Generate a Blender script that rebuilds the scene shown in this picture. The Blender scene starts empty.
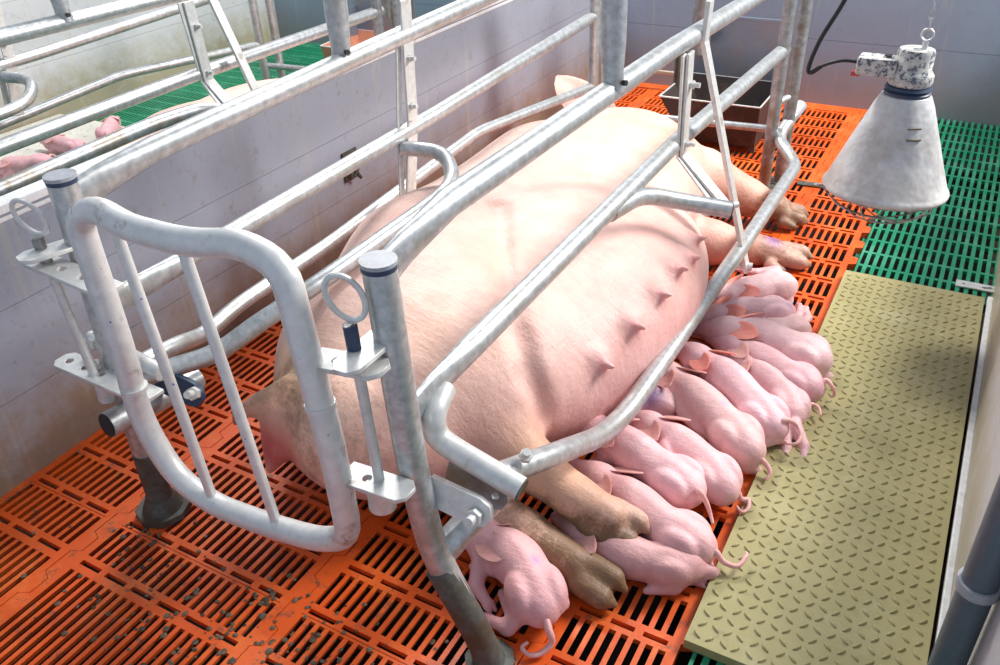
import bpy, bmesh, math, random
import numpy as np
from mathutils import Vector, Matrix
random.seed(7); np.random.seed(7)
C = bpy.context.scene.collection
S = bpy.context.scene
PI = math.pi

# ------------------------------------------------------------------ camera, world, light, exposure
cam = bpy.data.objects.new('camera', bpy.data.cameras.new('camera')); C.objects.link(cam)
cam.data.sensor_width = 36; cam.data.lens = 848.19 / 1000 * 36; cam.data.clip_start = .02
r0 = Vector((0.8731908, 0.48613844, -0.03474551)); d0 = Vector((0.23926001, -0.48967824, -0.83843299)); f0 = Vector((-0.42460862, 0.72379876, -0.54389602))
cam.matrix_world = Matrix(((r0.x, -d0.x, -f0.x, 0), (r0.y, -d0.y, -f0.y, 0), (r0.z, -d0.z, -f0.z, 1.3), (0, 0, 0, 1)))
S.camera = cam
w = bpy.data.worlds.new('barn_daylight'); S.world = w; w.use_nodes = True
bg = w.node_tree.nodes['Background']; bg.inputs[0].default_value = (.72, .83, 1.0, 1); bg.inputs[1].default_value = .42
def area(name, loc, target, size, energy, col, sy=None):
    l = bpy.data.lights.new(name, 'AREA'); l.energy = energy; l.color = col; l.size = size
    if sy: l.shape = 'RECTANGLE'; l.size_y = sy
    o = bpy.data.objects.new(name, l); C.objects.link(o); o.location = loc
    o.rotation_euler = (Vector(target) - Vector(loc)).to_track_quat('-Z', 'Y').to_euler()
    return o
area('window_light', (1.5, 3.7, 2.6), (-.7, 1.9, .1), 1.0, 165, (1.0, .97, .92), 1.2)
area('ceiling_light', (-2.3, 3.4, 2.9), (-1.6, 2.0, .2), 1.1, 95, (1.0, .98, .95), .5)
S.view_settings.view_transform = 'Standard'; S.view_settings.look = 'None'
S.view_settings.exposure = .38; S.view_settings.gamma = 1; S.view_settings.use_curve_mapping = False

# ------------------------------------------------------------------ materials
def nt(name):
    m = bpy.data.materials.new(name); m.use_nodes = True
    t = m.node_tree; return m, t, t.nodes['Principled BSDF']
def N(t, typ, **k):
    n = t.nodes.new(typ)
    for a, b in k.items():
        if a in n.inputs: n.inputs[a].default_value = b
        else: setattr(n, a, b)
    return n
def ramp(t, src, a, b, ca, cb):
    r = N(t, 'ShaderNodeValToRGB'); e = r.color_ramp.elements
    e[0].position = a; e[1].position = b; e[0].color = (*ca, 1); e[1].color = (*cb, 1)
    t.links.new(src, r.inputs[0]); return r.outputs[0]
def mixc(t, fac, a, b, mode='MIX'):
    m = N(t, 'ShaderNodeMix', data_type='RGBA', blend_type=mode)
    for v, i in ((fac, 0), (a, 6), (b, 7)):
        if hasattr(v, 'links') or isinstance(v, bpy.types.NodeSocket): t.links.new(v, m.inputs[i])
        elif isinstance(v, tuple): m.inputs[i].default_value = (*v, 1)
        else: m.inputs[i].default_value = v
    return m.outputs[2]
def noise(t, scale, detail=4, rough=.6, stretch=None):
    tc = N(t, 'ShaderNodeTexCoord'); n = N(t, 'ShaderNodeTexNoise', Scale=scale, Detail=detail, Roughness=rough)
    v = tc.outputs['Object']
    if stretch:
        mp = N(t, 'ShaderNodeMapping'); mp.inputs['Scale'].default_value = stretch
        t.links.new(v, mp.inputs[0]); v = mp.outputs[0]
    t.links.new(v, n.inputs['Vector']); return n.outputs[0]
def bump(t, b, src, strength=.3, dist=.002):
    n = N(t, 'ShaderNodeBump', Strength=strength, Distance=dist); t.links.new(src, n.inputs['Height']); t.links.new(n.outputs[0], b.inputs['Normal'])
def simple(name, base, rough=.5, metal=0., dirt=None, dscale=12, lo=.5, hi=.7, fine=.12, bmp=.15, bscale=90):
    m, t, b = nt(name)
    dk = tuple(c * (1 - fine) for c in base)
    c = ramp(t, noise(t, bscale, 3), .35, .65, dk, base)
    if dirt:
        f = ramp(t, noise(t, dscale, 6, .7), lo, hi, (0, 0, 0), (1, 1, 1))
        c = mixc(t, f, c, dirt)
        b.inputs['Metallic'].default_value = metal
    t.links.new(c, b.inputs['Base Color'])
    b.inputs['Roughness'].default_value = rough; b.inputs['Metallic'].default_value = metal
    if bmp: bump(t, b, noise(t, bscale, 4), bmp)
    return m
GALV = simple('galvanised_steel', (.60, .62, .63), .38, .65, (.40, .39, .34), 9, .5, .72, .30, .15, 55)
GALVW = simple('weathered_steel', (.40, .42, .44), .42, .6, (.24, .19, .13), 10, .48, .66, .35, .3, 50)
GALVD = simple('dirty_steel', (.13, .14, .13), .65, .3, (.09, .065, .04), 14, .4, .6, .3, .5, 70)
WHITEP = simple('dusty_steel', (.74, .74, .72), .42, .4, (.38, .30, .22), 18, .60, .74, .15, .2, 60)
GATE, t_, b_ = nt('painted_gate_tube')
c_ = ramp(t_, noise(t_, 50, 4), .35, .65, (.66, .66, .65), (.76, .76, .75)); c_ = mixc(t_, ramp(t_, noise(t_, 12, 6, .7), .60, .72, (0, 0, 0), (.8, .8, .8)), c_, (.30, .23, .17)); c_ = mixc(t_, ramp(t_, noise(t_, 75, 3, .7), .70, .72, (0, 0, 0), (1, 1, 1)), c_, (.05, .05, .50))
t_.links.new(c_, b_.inputs['Base Color']); b_.inputs['Roughness'].default_value = .4; b_.inputs['Metallic'].default_value = .3; bump(t_, b_, noise(t_, 60, 4), .2)
RUB = simple('blue_grey_cap', (.40, .42, .46), .5, 0, (.3, .29, .3), 30)
NAVY = simple('navy_plastic', (.03, .05, .10), .45)
BLACK = simple('black_rubber', (.012, .014, .018), .5)
def slat(name, base, dust, dirt, dl=.56, dh=.64):
    m, t, b = nt(name)
    c = ramp(t, noise(t, 5, 4), .3, .7, tuple(x * .8 for x in base), base)
    f = ramp(t, noise(t, 7, 8, .75), .50, .75, (0, 0, 0), (.75, .75, .75))
    c = mixc(t, f, c, dust)
    f2 = ramp(t, noise(t, 22, 8, .75), dl, dh, (0, 0, 0), (.9, .9, .9))
    c = mixc(t, f2, c, dirt)
    t.links.new(c, b.inputs['Base Color']); b.inputs['Roughness'].default_value = .42
    bump(t, b, noise(t, 120, 4), .25, .001)
    return m
ORANGE = slat('orange_plastic', (.78, .105, .010), (.88, .24, .06), (.11, .07, .045), .56, .66)
GREEN = slat('green_plastic', (.012, .27, .13), (.17, .50, .34), (.03, .20, .09), .62, .8)
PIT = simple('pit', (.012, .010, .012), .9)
def walls(name, base, dirty, seams=True):
    m, t, b = nt(name)
    c = ramp(t, noise(t, 2.2, 6, .6), .3, .7, tuple(x * .88 for x in base), base)
    f = ramp(t, noise(t, 26, 7, .8), .55, .70, (0, 0, 0), (.5, .5, .5))
    c = mixc(t, f, c, tuple(x * .75 for x in dirty))
    # splash-dirt rising from the slats, streaked
    tc = N(t, 'ShaderNodeTexCoord'); sp = N(t, 'ShaderNodeSeparateXYZ'); t.links.new(tc.outputs['Object'], sp.inputs[0])
    mr = N(t, 'ShaderNodeMapRange'); t.links.new(sp.outputs[2], mr.inputs[0])
    for i, v in ((1, .02), (2, .42), (3, 1), (4, 0)): mr.inputs[i].default_value = v
    md = N(t, 'ShaderNodeMath', operation='MULTIPLY'); t.links.new(mr.outputs[0], md.inputs[0]); t.links.new(noise(t, 6, 9, .8), md.inputs[1])
    f = ramp(t, md.outputs[0], .20, .46, (0, 0, 0), (.85, .85, .85))
    c = mixc(t, f, c, dirty)
    f = ramp(t, noise(t, 9, 5, .7, (1, 1, .06)), .58, .72, (0, 0, 0), (.35, .35, .35))
    c = mixc(t, f, c, (.62, .55, .36))
    t.links.new(c, b.inputs['Base Color']); b.inputs['Roughness'].default_value = .38
    bump(t, b, noise(t, 60, 4), .12, .001)
    return m
PANEL = walls('grey_panel', (.34, .37, .44), (.25, .17, .10))
PANELB = walls('blue_grey_panel', (.24, .31, .41), (.22, .23, .25))
PANELW = walls('pale_panel', (.60, .60, .62), (.36, .30, .18))
TRIM = simple('white_trim', (.80, .80, .80), .4, 0, (.6, .58, .5), 20)
STAIN = simple('stainless', (.27, .34, .44), .38, .6, (.35, .30, .26), 7, .5, .75, .08, .1, 30)
STAIND = simple('brown_trough', (.045, .030, .028), .6, .0, (.11, .07, .05), 9, .5, .7, .2, .3)
RUST = simple('clay_brown_trough', (.62, .27, .17), .5, 0, (.45, .2, .12), 9)
MAT = slat('olive_mat', (.42, .37, .17), (.50, .46, .26), (.24, .21, .11), .58, .72)
MATW = slat('cream_mat', (.72, .70, .62), (.8, .78, .72), (.5, .5, .5), .6, .7)
MANURE = simple('dried_manure', (.085, .06, .035), .9, 0, (.17, .13, .09), 30, .45, .6, .3, .9, 60)
# lamp shade: scuffed aluminium
def shade_mat():
    m, t, b = nt('scuffed_aluminium')
    c = ramp(t, noise(t, 10, 6, .7), .35, .65, (.42, .40, .37), (.70, .70, .72))
    c = mixc(t, ramp(t, noise(t, 90, 4, .8), .66, .72, (0, 0, 0), (.6, .6, .6)), c, (.25, .22, .35))
    c = mixc(t, ramp(t, noise(t, 5, 3), .55, .7, (0, 0, 0), (.5, .5, .5)), c, (.80, .74, .62))
    t.links.new(c, b.inputs['Base Color']); b.inputs['Roughness'].default_value = .5; b.inputs['Metallic'].default_value = .35
    bump(t, b, noise(t, 9, 3), .8, .012)
    return m
SHADE = shade_mat()
DUSTY = simple('dust_caked_housing', (.62, .60, .56), .8, 0, (.10, .12, .16), 85, .50, .58, .25, .6, 90)
RED = simple('red_switch', (.6, .06, .05), .5)
def skin(name, tex=1.0, sss=.12):
    m, t, b = nt(name)
    at = N(t, 'ShaderNodeAttribute', attribute_name='pigment')
    v = noise(t, 16 * tex, 5, .6)
    c = mixc(t, .5, at.outputs['Color'], ramp(t, v, .3, .7, (.72, .58, .56), (1, 1, 1)), 'MULTIPLY')
    ad = N(t, 'ShaderNodeAttribute', attribute_name='grime')
    mu = N(t, 'ShaderNodeMath', operation='MULTIPLY'); t.links.new(ad.outputs['Fac'], mu.inputs[0]); t.links.new(noise(t, 34 * tex, 8, .8), mu.inputs[1])
    f = ramp(t, mu.outputs[0], .26, .46, (0, 0, 0), (.85, .85, .85))
    c = mixc(t, f, c, (.16, .085, .035))
    # sparse dark flecks
    f = ramp(t, noise(t, 110 * tex, 3, .7), .70, .74, (0, 0, 0), (.5, .5, .5)); c = mixc(t, f, c, (.42, .22, .20))
    t.links.new(c, b.inputs['Base Color']); b.inputs['Roughness'].default_value = .48
    b.inputs['Subsurface Weight'].default_value = sss; b.inputs['Subsurface Radius'].default_value = (1, .35, .22); b.inputs['Subsurface Scale'].default_value = .015
    b.inputs['Sheen Weight'].default_value = .10; b.inputs['Sheen Roughness'].default_value = .4
    n1 = noise(t, 120 * tex, 5, .7, (1, .25, 1)); n2 = noise(t, 30 * tex, 5, .65, (.45, 1.6, .8)); ad_ = N(t, 'ShaderNodeMath', operation='MULTIPLY_ADD'); t.links.new(n2, ad_.inputs[0]); ad_.inputs[1].default_value = 1.5; t.links.new(n1, ad_.inputs[2]); bump(t, b, ad_.outputs[0], .55, .0035 / tex ** .5)
    return m
SKIN = skin('sow_skin', 1.0, .10)
PSKIN = skin('piglet_skin', 2.2, .12)

# ------------------------------------------------------------------ mesh helpers
class MB:
    def __init__(s): s.v = []; s.f = []
    def add(s, vs, fs):
        o = len(s.v); s.v += [tuple(v) for v in vs]; s.f += [tuple(i + o for i in f) for f in fs]; return s
    def box(s, lo, hi, M=None):
        x0, y0, z0 = lo; x1, y1, z1 = hi
        vs = [Vector(p) for p in ((x0, y0, z0), (x1, y0, z0), (x1, y1, z0), (x0, y1, z0), (x0, y0, z1), (x1, y0, z1), (x1, y1, z1), (x0, y1, z1))]
        if M is not None: vs = [M @ v for v in vs]
        return s.add(vs, [(3, 2, 1, 0), (4, 5, 6, 7), (0, 1, 5, 4), (1, 2, 6, 5), (2, 3, 7, 6), (3, 0, 4, 7)])
    def tube(s, pts, r, seg=16, caps=True, flat=None, up=None):
        P = [Vector(p) for p in pts]; n = len(P); rs = r if isinstance(r, (list, tuple)) else [r] * n
        T = [(P[min(i + 1, n - 1)] - P[max(i - 1, 0)]).normalized() for i in range(n)]
        u = Vector(up) if up else (Vector((0, 0, 1)) if abs(T[0].z) < .9 else Vector((0, 1, 0)))
        a = (u - T[0] * u.dot(T[0])).normalized(); vs = []
        for i in range(n):
            if i:
                a = T[i - 1].rotation_difference(T[i]) @ a; a = (a - T[i] * a.dot(T[i])).normalized()
            b = T[i].cross(a); fa, fb = (flat[i] if flat else (1, 1))
            for k in range(seg):
                q = 2 * PI * k / seg; vs.append(P[i] + a * math.cos(q) * rs[i] * fa + b * math.sin(q) * rs[i] * fb)
        fs = [(i * seg + k, i * seg + (k + 1) % seg, (i + 1) * seg + (k + 1) % seg, (i + 1) * seg + k) for i in range(n - 1) for k in range(seg)]
        if caps: fs += [tuple(range(seg))[::-1], tuple((n - 1) * seg + k for k in range(seg))]
        return s.add(vs, fs)
    def lathe(s, prof, seg=32, M=None):
        vs = []
        for (r, z) in prof:
            for k in range(seg):
                q = 2 * PI * k / seg; v = Vector((r * math.cos(q), r * math.sin(q), z)); vs.append(M @ v if M is not None else v)
        n = len(prof)
        fs = [(i * seg + k, i * seg + (k + 1) % seg, (i + 1) * seg + (k + 1) % seg, (i + 1) * seg + k) for i in range(n - 1) for k in range(seg)]
        return s.add(vs, fs)
    def ell(s, c, r, seg=12, rings=8, M=None):
        vs = []; c = Vector(c)
        for i in range(rings + 1):
            p = PI * i / rings
            for k in range(seg):
                q = 2 * PI * k / seg; v = Vector((r[0] * math.sin(p) * math.cos(q), r[1] * math.sin(p) * math.sin(q), r[2] * math.cos(p)))
                vs.append(c + (M @ v if M is not None else v))
        return s.add(vs, [(i * seg + k, (i + 1) * seg + k, (i + 1) * seg + (k + 1) % seg, i * seg + (k + 1) % seg) for i in range(rings) for k in range(seg)])
    def build(s, name, m, parent=None, smooth=True, bevel=0, **tags):
        me = bpy.data.meshes.new(name); me.from_pydata(s.v, [], s.f); me.validate(); me.update()
        if isinstance(m, (list, tuple)):
            for q in m: me.materials.append(q)
        else: me.materials.append(m)
        o = bpy.data.objects.new(name, me); C.objects.link(o)
        if smooth:
            me.polygons.foreach_set('use_smooth', [True] * len(me.polygons))
            try: me.set_sharp_from_angle(angle=math.radians(40))
            except Exception: pass
        if bevel:
            b = o.modifiers.new('bevel', 'BEVEL'); b.width = bevel; b.segments = 2; b.limit_method = 'ANGLE'
        if parent: o.parent = parent; o.matrix_parent_inverse = parent.matrix_world.inverted() if False else Matrix.Identity(4)
        for a, b in tags.items(): o[a] = b
        return o
def fillet(pts, rad, n=6):
    P = [Vector(p) for p in pts]; out = [P[0]]
    for i in range(1, len(P) - 1):
        r = rad[i - 1] if isinstance(rad, (list, tuple)) else rad
        a = P[i - 1] - P[i]; b = P[i + 1] - P[i]
        r_ = min(r, a.length * .49, b.length * .49); p0 = P[i] + a.normalized() * r_; p2 = P[i] + b.normalized() * r_
        for k in range(n + 1):
            t = k / n; out.append(p0 * (1 - t) ** 2 + P[i] * 2 * t * (1 - t) + p2 * t * t)
    out.append(P[-1]); return out
def spline(pts, n=10):
    P = [Vector(p) for p in pts]; P = [P[0] * 2 - P[1]] + P + [P[-1] * 2 - P[-2]]; out = []
    for i in range(1, len(P) - 2):
        for k in range(n):
            t = k / n; a, b, c, d = P[i - 1:i + 3]
            out.append(.5 * ((2 * b) + (-a + c) * t + (2 * a - 5 * b + 4 * c - d) * t * t + (-a + 3 * b - 3 * c + d) * t ** 3))
    out.append(P[-2]); return out
def empty(name, loc=(0, 0, 0), **tags):
    o = bpy.data.objects.new(name, None); C.objects.link(o); o.location = loc; o.empty_display_size = .05
    for a, b in tags.items(): o[a] = b
    return o
def copy_tree(o, parent=None):
    c = o.copy(); C.objects.link(c); c.parent = parent
    for ch in list(o.children): copy_tree(ch, c)
    return c
def plate(name, outline, holes, thick, M, m, parent):
    """flat plate with round holes, built as a filled curve and turned into a mesh"""
    cu = bpy.data.curves.new(name, 'CURVE'); cu.dimensions = '2D'; cu.fill_mode = 'BOTH'; cu.extrude = thick / 2; cu.bevel_depth = .0008
    def sp(pts):
        s = cu.splines.new('POLY'); s.points.add(len(pts) - 1)
        for i, p in enumerate(pts): s.points[i].co = (p[0], p[1], 0, 1)
        s.use_cyclic_u = True
    sp(outline)
    for (x, y, r) in holes: sp([(x + r * math.cos(2 * PI * k / 16), y + r * math.sin(2 * PI * k / 16)) for k in range(16)])
    tmp = bpy.data.objects.new('tmp', cu); C.objects.link(tmp)
    me = bpy.data.meshes.new_from_object(tmp.evaluated_get(bpy.context.evaluated_depsgraph_get()))
    bpy.data.objects.remove(tmp); me.transform(M); me.name = name
    me.materials.clear(); me.materials.append(m)
    o = bpy.data.objects.new(name, me); C.objects.link(o); o.parent = parent; return o
def frame_from(origin, x, y):
    x = Vector(x).normalized(); y = Vector(y); y = (y - x * y.dot(x)).normalized(); z = x.cross(y)
    return Matrix(((x.x, y.x, z.x, origin[0]), (x.y, y.y, z.y, origin[1]), (x.z, y.z, z.z, origin[2]), (0, 0, 0, 1)))

# ------------------------------------------------------------------ signed-distance bodies (continuous surfaces)
def smin(a, b, k):
    h = np.clip(.5 + .5 * (b - a) / k, 0, 1); return b * (1 - h) + a * h - k * h * (1 - h)
def sd_cone(p, a, b, ra, rb):
    a = np.array(a, float); b = np.array(b, float); ba = b - a; t = np.clip(((p - a) @ ba) / (ba @ ba), 0, 1)
    return np.linalg.norm(p - a - t[..., None] * ba, axis=-1) - (ra + (rb - ra) * t)
def sd_ell(p, c, r, rot=None):
    q = p - np.array(c, float)
    if rot is not None: q = q @ rot
    r = np.array(r, float); k0 = np.linalg.norm(q / r, axis=-1); k1 = np.linalg.norm(q / (r * r), axis=-1)
    return k0 * (k0 - 1) / np.maximum(k1, 1e-9)
def body_sdf(prims):
    def f(p):
        d = None
        for pr in prims:
            kind, args, k = pr[0], pr[1], pr[2]
            e = sd_cone(p, *args) if kind[-1] == 'c' else sd_ell(p, *args)
            if kind[0] == 'x': d = -smin(-d, e, k); continue          # carve
            d = e if d is None else smin(d, e, k)
        return d
    return f
def surface_nets(f, lo, hi, h):
    ax = [np.arange(lo[i], hi[i] + h, h) for i in range(3)]
    n = [len(a) for a in ax]
    V = np.empty(n)
    for i in range(0, n[0], 16):
        g = np.stack(np.meshgrid(ax[0][i:i + 16], ax[1], ax[2], indexing='ij'), -1); V[i:i + 16] = f(g)
    ins = V < 0
    cs = sum(ins[a:n[0] - 1 + a, b:n[1] - 1 + b, c:n[2] - 1 + c].astype(int) for a in (0, 1) for b in (0, 1) for c in (0, 1))
    act = (cs > 0) & (cs < 8); idx = -np.ones(act.shape, int); I = np.argwhere(act); idx[act] = np.arange(len(I))
    acc = np.zeros((len(I), 3)); cnt = np.zeros(len(I))
    cor = [(a, b, c) for a in (0, 1) for b in (0, 1) for c in (0, 1)]
    for p in cor:
        for q in cor:
            if sum(abs(p[i] - q[i]) for i in range(3)) == 1 and p < q:
                va = V[tuple((I + p).T)]; vb = V[tuple((I + q).T)]; m = (va < 0) != (vb < 0)
                t = np.where(m, va / np.where(m, va - vb, 1), 0)
                pos = np.array(p) + t[:, None] * (np.array(q) - np.array(p)); acc[m] += pos[m]; cnt[m] += 1
    verts = (I + acc / cnt[:, None]) * h + np.array(lo)
    faces = []
    for d in range(3):
        e1, e2 = [(1, 2), (2, 0), (0, 1)][d]
        sh = [0, 0, 0]; sh[d] = 1
        A = ins[:n[0] - sh[0], :n[1] - sh[1], :n[2] - sh[2]]; B = ins[sh[0]:, sh[1]:, sh[2]:]
        E_ = np.argwhere(A != B); E_ = E_[(E_[:, e1] > 0) & (E_[:, e2] > 0) & (E_[:, e1] < n[e1] - 1) & (E_[:, e2] < n[e2] - 1)]
        u = np.zeros(3, int); u[e1] = 1; v = np.zeros(3, int); v[e2] = 1
        q = np.stack([idx[tuple((E_ - u - v).T)], idx[tuple((E_ - v).T)], idx[tuple(E_.T)], idx[tuple((E_ - u).T)]], 1)
        a = A[tuple(E_.T)]; q[~a] = q[~a][:, ::-1]; faces.append(q)
    F = np.concatenate(faces); F = F[(F >= 0).all(1)]
    return verts, F
def smooth_verts(v, F, it, lam=.5):
    e = np.concatenate([F[:, [0, 1]], F[:, [1, 2]], F[:, [2, 3]], F[:, [3, 0]]]); e = np.concatenate([e, e[:, ::-1]])
    c = np.bincount(e[:, 0], minlength=len(v)).astype(float)
    for _ in range(it):
        s = np.stack([np.bincount(e[:, 0], v[e[:, 1], i], len(v)) for i in range(3)], 1) / np.maximum(c, 1)[:, None]
        v = v + lam * (s - v)
    return v
def pigment_mesh(name, V, F, col, grime, m):
    me = bpy.data.meshes.new(name); me.from_pydata(V.tolist() if hasattr(V, 'tolist') else V, [], F.tolist() if hasattr(F, 'tolist') else F); me.update()
    a = me.attributes.new('pigment', 'FLOAT_COLOR', 'POINT'); a.data.foreach_set('color', np.concatenate([col, np.ones((len(col), 1))], 1).ravel().astype(np.float32))
    g = me.attributes.new('grime', 'FLOAT', 'POINT'); g.data.foreach_set('value', grime.astype(np.float32))
    me.polygons.foreach_set('use_smooth', [True] * len(me.polygons)); me.materials.append(m); return me
def blend(col, V, c, r, rgb, amt=1.):
    d = np.linalg.norm((V - np.array(c)) / np.array(r), axis=1) if hasattr(r, '__len__') else np.linalg.norm(V - np.array(c), axis=1) / r
    w = amt * np.exp(-d ** 2 * 1.2)[:, None]; return col * (1 - w) + np.array(rgb) * w
def blob(V, c, r):
    d = np.linalg.norm((V - np.array(c)) / np.array(r), axis=1) if hasattr(r, '__len__') else np.linalg.norm(V - np.array(c), axis=1) / r
    return np.exp(-d ** 2 * 1.2)

# ------------------------------------------------------------------ the setting
PX = .0225
def slotted(mb, x0, x1, bands, depth=.012):
    """bands: (y0, y1, [(a, b), ...]) holes given as x ranges"""
    for (y0, y1, hs) in bands:
        x = x0
        for (a, b) in hs:
            if a > x: mb.add([(x, y0, 0), (a, y0, 0), (a, y1, 0), (x, y1, 0)], [(0, 1, 2, 3)])
            t = -.0035
            v = [(a, y0, 0), (b, y0, 0), (b, y1, 0), (a, y1, 0), (a + t, y0, -depth), (b - t, y0, -depth), (b - t, y1, -depth), (a + t, y1, -depth)]
            mb.add(v, [(0, 4, 5, 1), (1, 5, 6, 2), (2, 6, 7, 3), (3, 7, 4, 0)]); x = b
        if x < x1: mb.add([(x, y0, 0), (x1, y0, 0), (x1, y1, 0), (x, y1, 0)], [(0, 1, 2, 3)])
def zig(y, y0=.0):
    p = ((y - .728) / .121) % 1
    return .011 if .12 < p < .46 else (-.011 if .58 < p < .96 else 0)
def zigline(ya, yb):
    out = []; k = math.floor((ya - .728) / .121) - 1
    while True:
        for p, z in ((0.08, -.011), (.16, .011), (.50, .011), (.58, -.011)):
            out.append((.728 + (k + p) * .121, z))
        k += 1
        if .728 + k * .121 > yb + .1: break
    out = [(y, z) for (y, z) in out if ya <= y <= yb]
    return [(ya, out[0][1])] + out + [(yb, out[-1][1])]
def orange_tile(mb, xa, xb, ya, yb, longfront=False):
    ia, ib = xa + .026, xb - .026; W = ib - ia
    k0 = math.floor((ya - .728) / .121); bands = []; y = ya
    ns = int(round(W / PX)); px = W / ns; slots = [(ia + i * px + px * .25, ia + (i + 1) * px - px * .19) for i in range(ns)]
    nc = max(1, int(round(W / .0735))); pc = W / nc; cross = [(ia + i * pc + .009, ia + (i + 1) * pc - .008) for i in range(nc)]
    k = k0
    while True:
        yc = .728 + k * .121
        segs = [(yc - .0055, yc + .0055, cross), (yc + .0185, yc + .103, slots)]
        if k % 4 == 3: segs.append((yc + .1085, yc + .1100, [(ia, ib)]))
        for (a, b, h) in segs:
            if a < y or b > yb:
                continue
            if longfront and b < .60 and h is not None: continue
            bands.append((y, a, [])); bands.append((a, b, h)); y = b
        k += 1
        if yc > yb: break
    bands.append((y, yb, []))
    if longfront:
        b0 = bands[0]
        bands = [(ya, ya + .02, []), (ya + .02, .585, slots), (.585, b0[1], [])] + bands[1:]
    slotted(mb, ia, ib, bands)
    for side, xin, xout, s in ((0, ia, xa, 1), (1, ib, xb, -1)):     # interlocking edges
        z = zigline(ya, yb)
        for (y1, a), (y2, b) in zip(z[:-1], z[1:]):
            p, q = xout + a + s * .0012, xout + b + s * .0012
            if side == 0: mb.add([(p, y1, 0), (xin, y1, 0), (xin, y2, 0), (q, y2, 0), (p, y1, -.02), (q, y2, -.02)], [(0, 1, 2, 3), (0, 3, 5, 4)])
            else: mb.add([(xin, y1, 0), (p, y1, 0), (q, y2, 0), (xin, y2, 0), (p, y1, -.02), (q, y2, -.02)], [(0, 1, 2, 3), (1, 4, 5, 2)])
mb = MB()
for xa, xb, lf in ((-1.70, -1.40, True), (-1.40, -.905, True), (-.905, -.455, False), (-.455, -.215, False)):
    orange_tile(mb, xa, xb, .10, 4.09, lf)
mb.build('floor', ORANGE, smooth=False, kind='structure', label='orange slatted plastic floor under the sow')
def green_floor(mb, x0, x1, y0, y1):
    ns = int(round((x1 - x0) / .0235)); px = (x1 - x0) / ns
    sl = [(x0 + i * px + px * .30, x0 + (i + 1) * px - px * .20) for i in range(ns)]
    nr = int(round((y1 - y0) / .098)); py = (y1 - y0) / nr; b = []
    for j in range(nr): b += [(y0 + j * py, y0 + j * py + .0065, []), (y0 + j * py + .0065, y0 + (j + 1) * py - .0065, sl), (y0 + (j + 1) * py - .0065, y0 + (j + 1) * py, [])]
    slotted(mb, x0, x1, b)
    mb.add([(x0, y0, -.03), (x1, y0, -.03), (x1, y0, 0), (x0, y0, 0)], [(0, 1, 2, 3)])
mb = MB(); green_floor(mb, -.203, .178, 2.47, 4.09); green_floor(mb, -.203, .178, .20, .99)
mb.add([(-.22, 2.47, -.02), (-.2, 2.47, -.02), (-.2, 4.09, -.02), (-.22, 4.09, -.02)], [(0, 1, 2, 3)])
mb.build('floor', GREEN, smooth=False, kind='structure', label='green slatted plastic floor beside the nest mat')
mb = MB(); green_floor(mb, -3.9, -1.72, 2.47, 4.09); green_floor(mb, -3.27, -1.72, .4, 2.47)
mb.build('floor', GREEN, smooth=False, kind='structure', label='green slatted floor of the next pen')
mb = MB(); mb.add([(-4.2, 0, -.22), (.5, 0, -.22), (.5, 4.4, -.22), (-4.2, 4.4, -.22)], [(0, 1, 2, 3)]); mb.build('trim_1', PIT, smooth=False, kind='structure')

def panelled(mb, axis, pos, th, a0, a1, z1, seams, sgn):
    """a plank wall: planks with a small groove at each seam; axis 'x' = plane of constant x"""
    zs = [-.23] + seams + [z1]
    for i in range(len(zs) - 1):
        lo, hi = zs[i] + (.0007 if i else 0), zs[i + 1] - (.0007 if i < len(zs) - 2 else 0)
        if axis == 'x': mb.box((min(pos, pos - sgn * th), a0, lo), (max(pos, pos - sgn * th), a1, hi))
        else: mb.box((a0, min(pos, pos - sgn * th), lo), (a1, max(pos, pos - sgn * th), hi))
    if axis == 'x': mb.box((min(pos - sgn * .004, pos - sgn * th * .9), a0, -.23), (max(pos - sgn * .004, pos - sgn * th * .9), a1, z1 - .002))
    else: mb.box((a0, min(pos - sgn * .004, pos - sgn * th * .9), -.23), (a1, max(pos - sgn * .004, pos - sgn * th * .9), z1 - .002))
mb = MB(); panelled(mb, 'x', -1.69, .035, -.1, 4.08, .60, [.20, .40], 1); mb.build('wall_left', PANEL, smooth=False, kind='structure')
mb = MB(); mb.box((-1.731, -.1, .592), (-1.684, 4.08, .612)); mb.box((-1.728, -.1, .575), (-1.688, 4.08, .585)); mb.build('trim_2', TRIM, bevel=.002, kind='structure')
mb = MB(); panelled(mb, 'y', 4.08, .04, -4.0, 1.6, 1.35, [.286, .57, .86, 1.15], -1)
mb.build('wall_back', PANELB, smooth=False, kind='structure')
mb = MB(); panelled(mb, 'x', -3.9, .04, -.1, 4.08, 1.25, [.26, .55, .9], 1); mb.build('wall_far_left', PANELW, smooth=False, kind='structure')
mb = MB(); panelled(mb, 'x', .178, .035, .55, 4.08, .50, [.25], -1); mb.build('wall_right', PANELW, smooth=False, kind='structure')
mb = MB(); mb.box((.164, .90, 0), (.179, 2.49, .018)); mb.build('trim_3', TRIM, bevel=.003, kind='structure')

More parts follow.
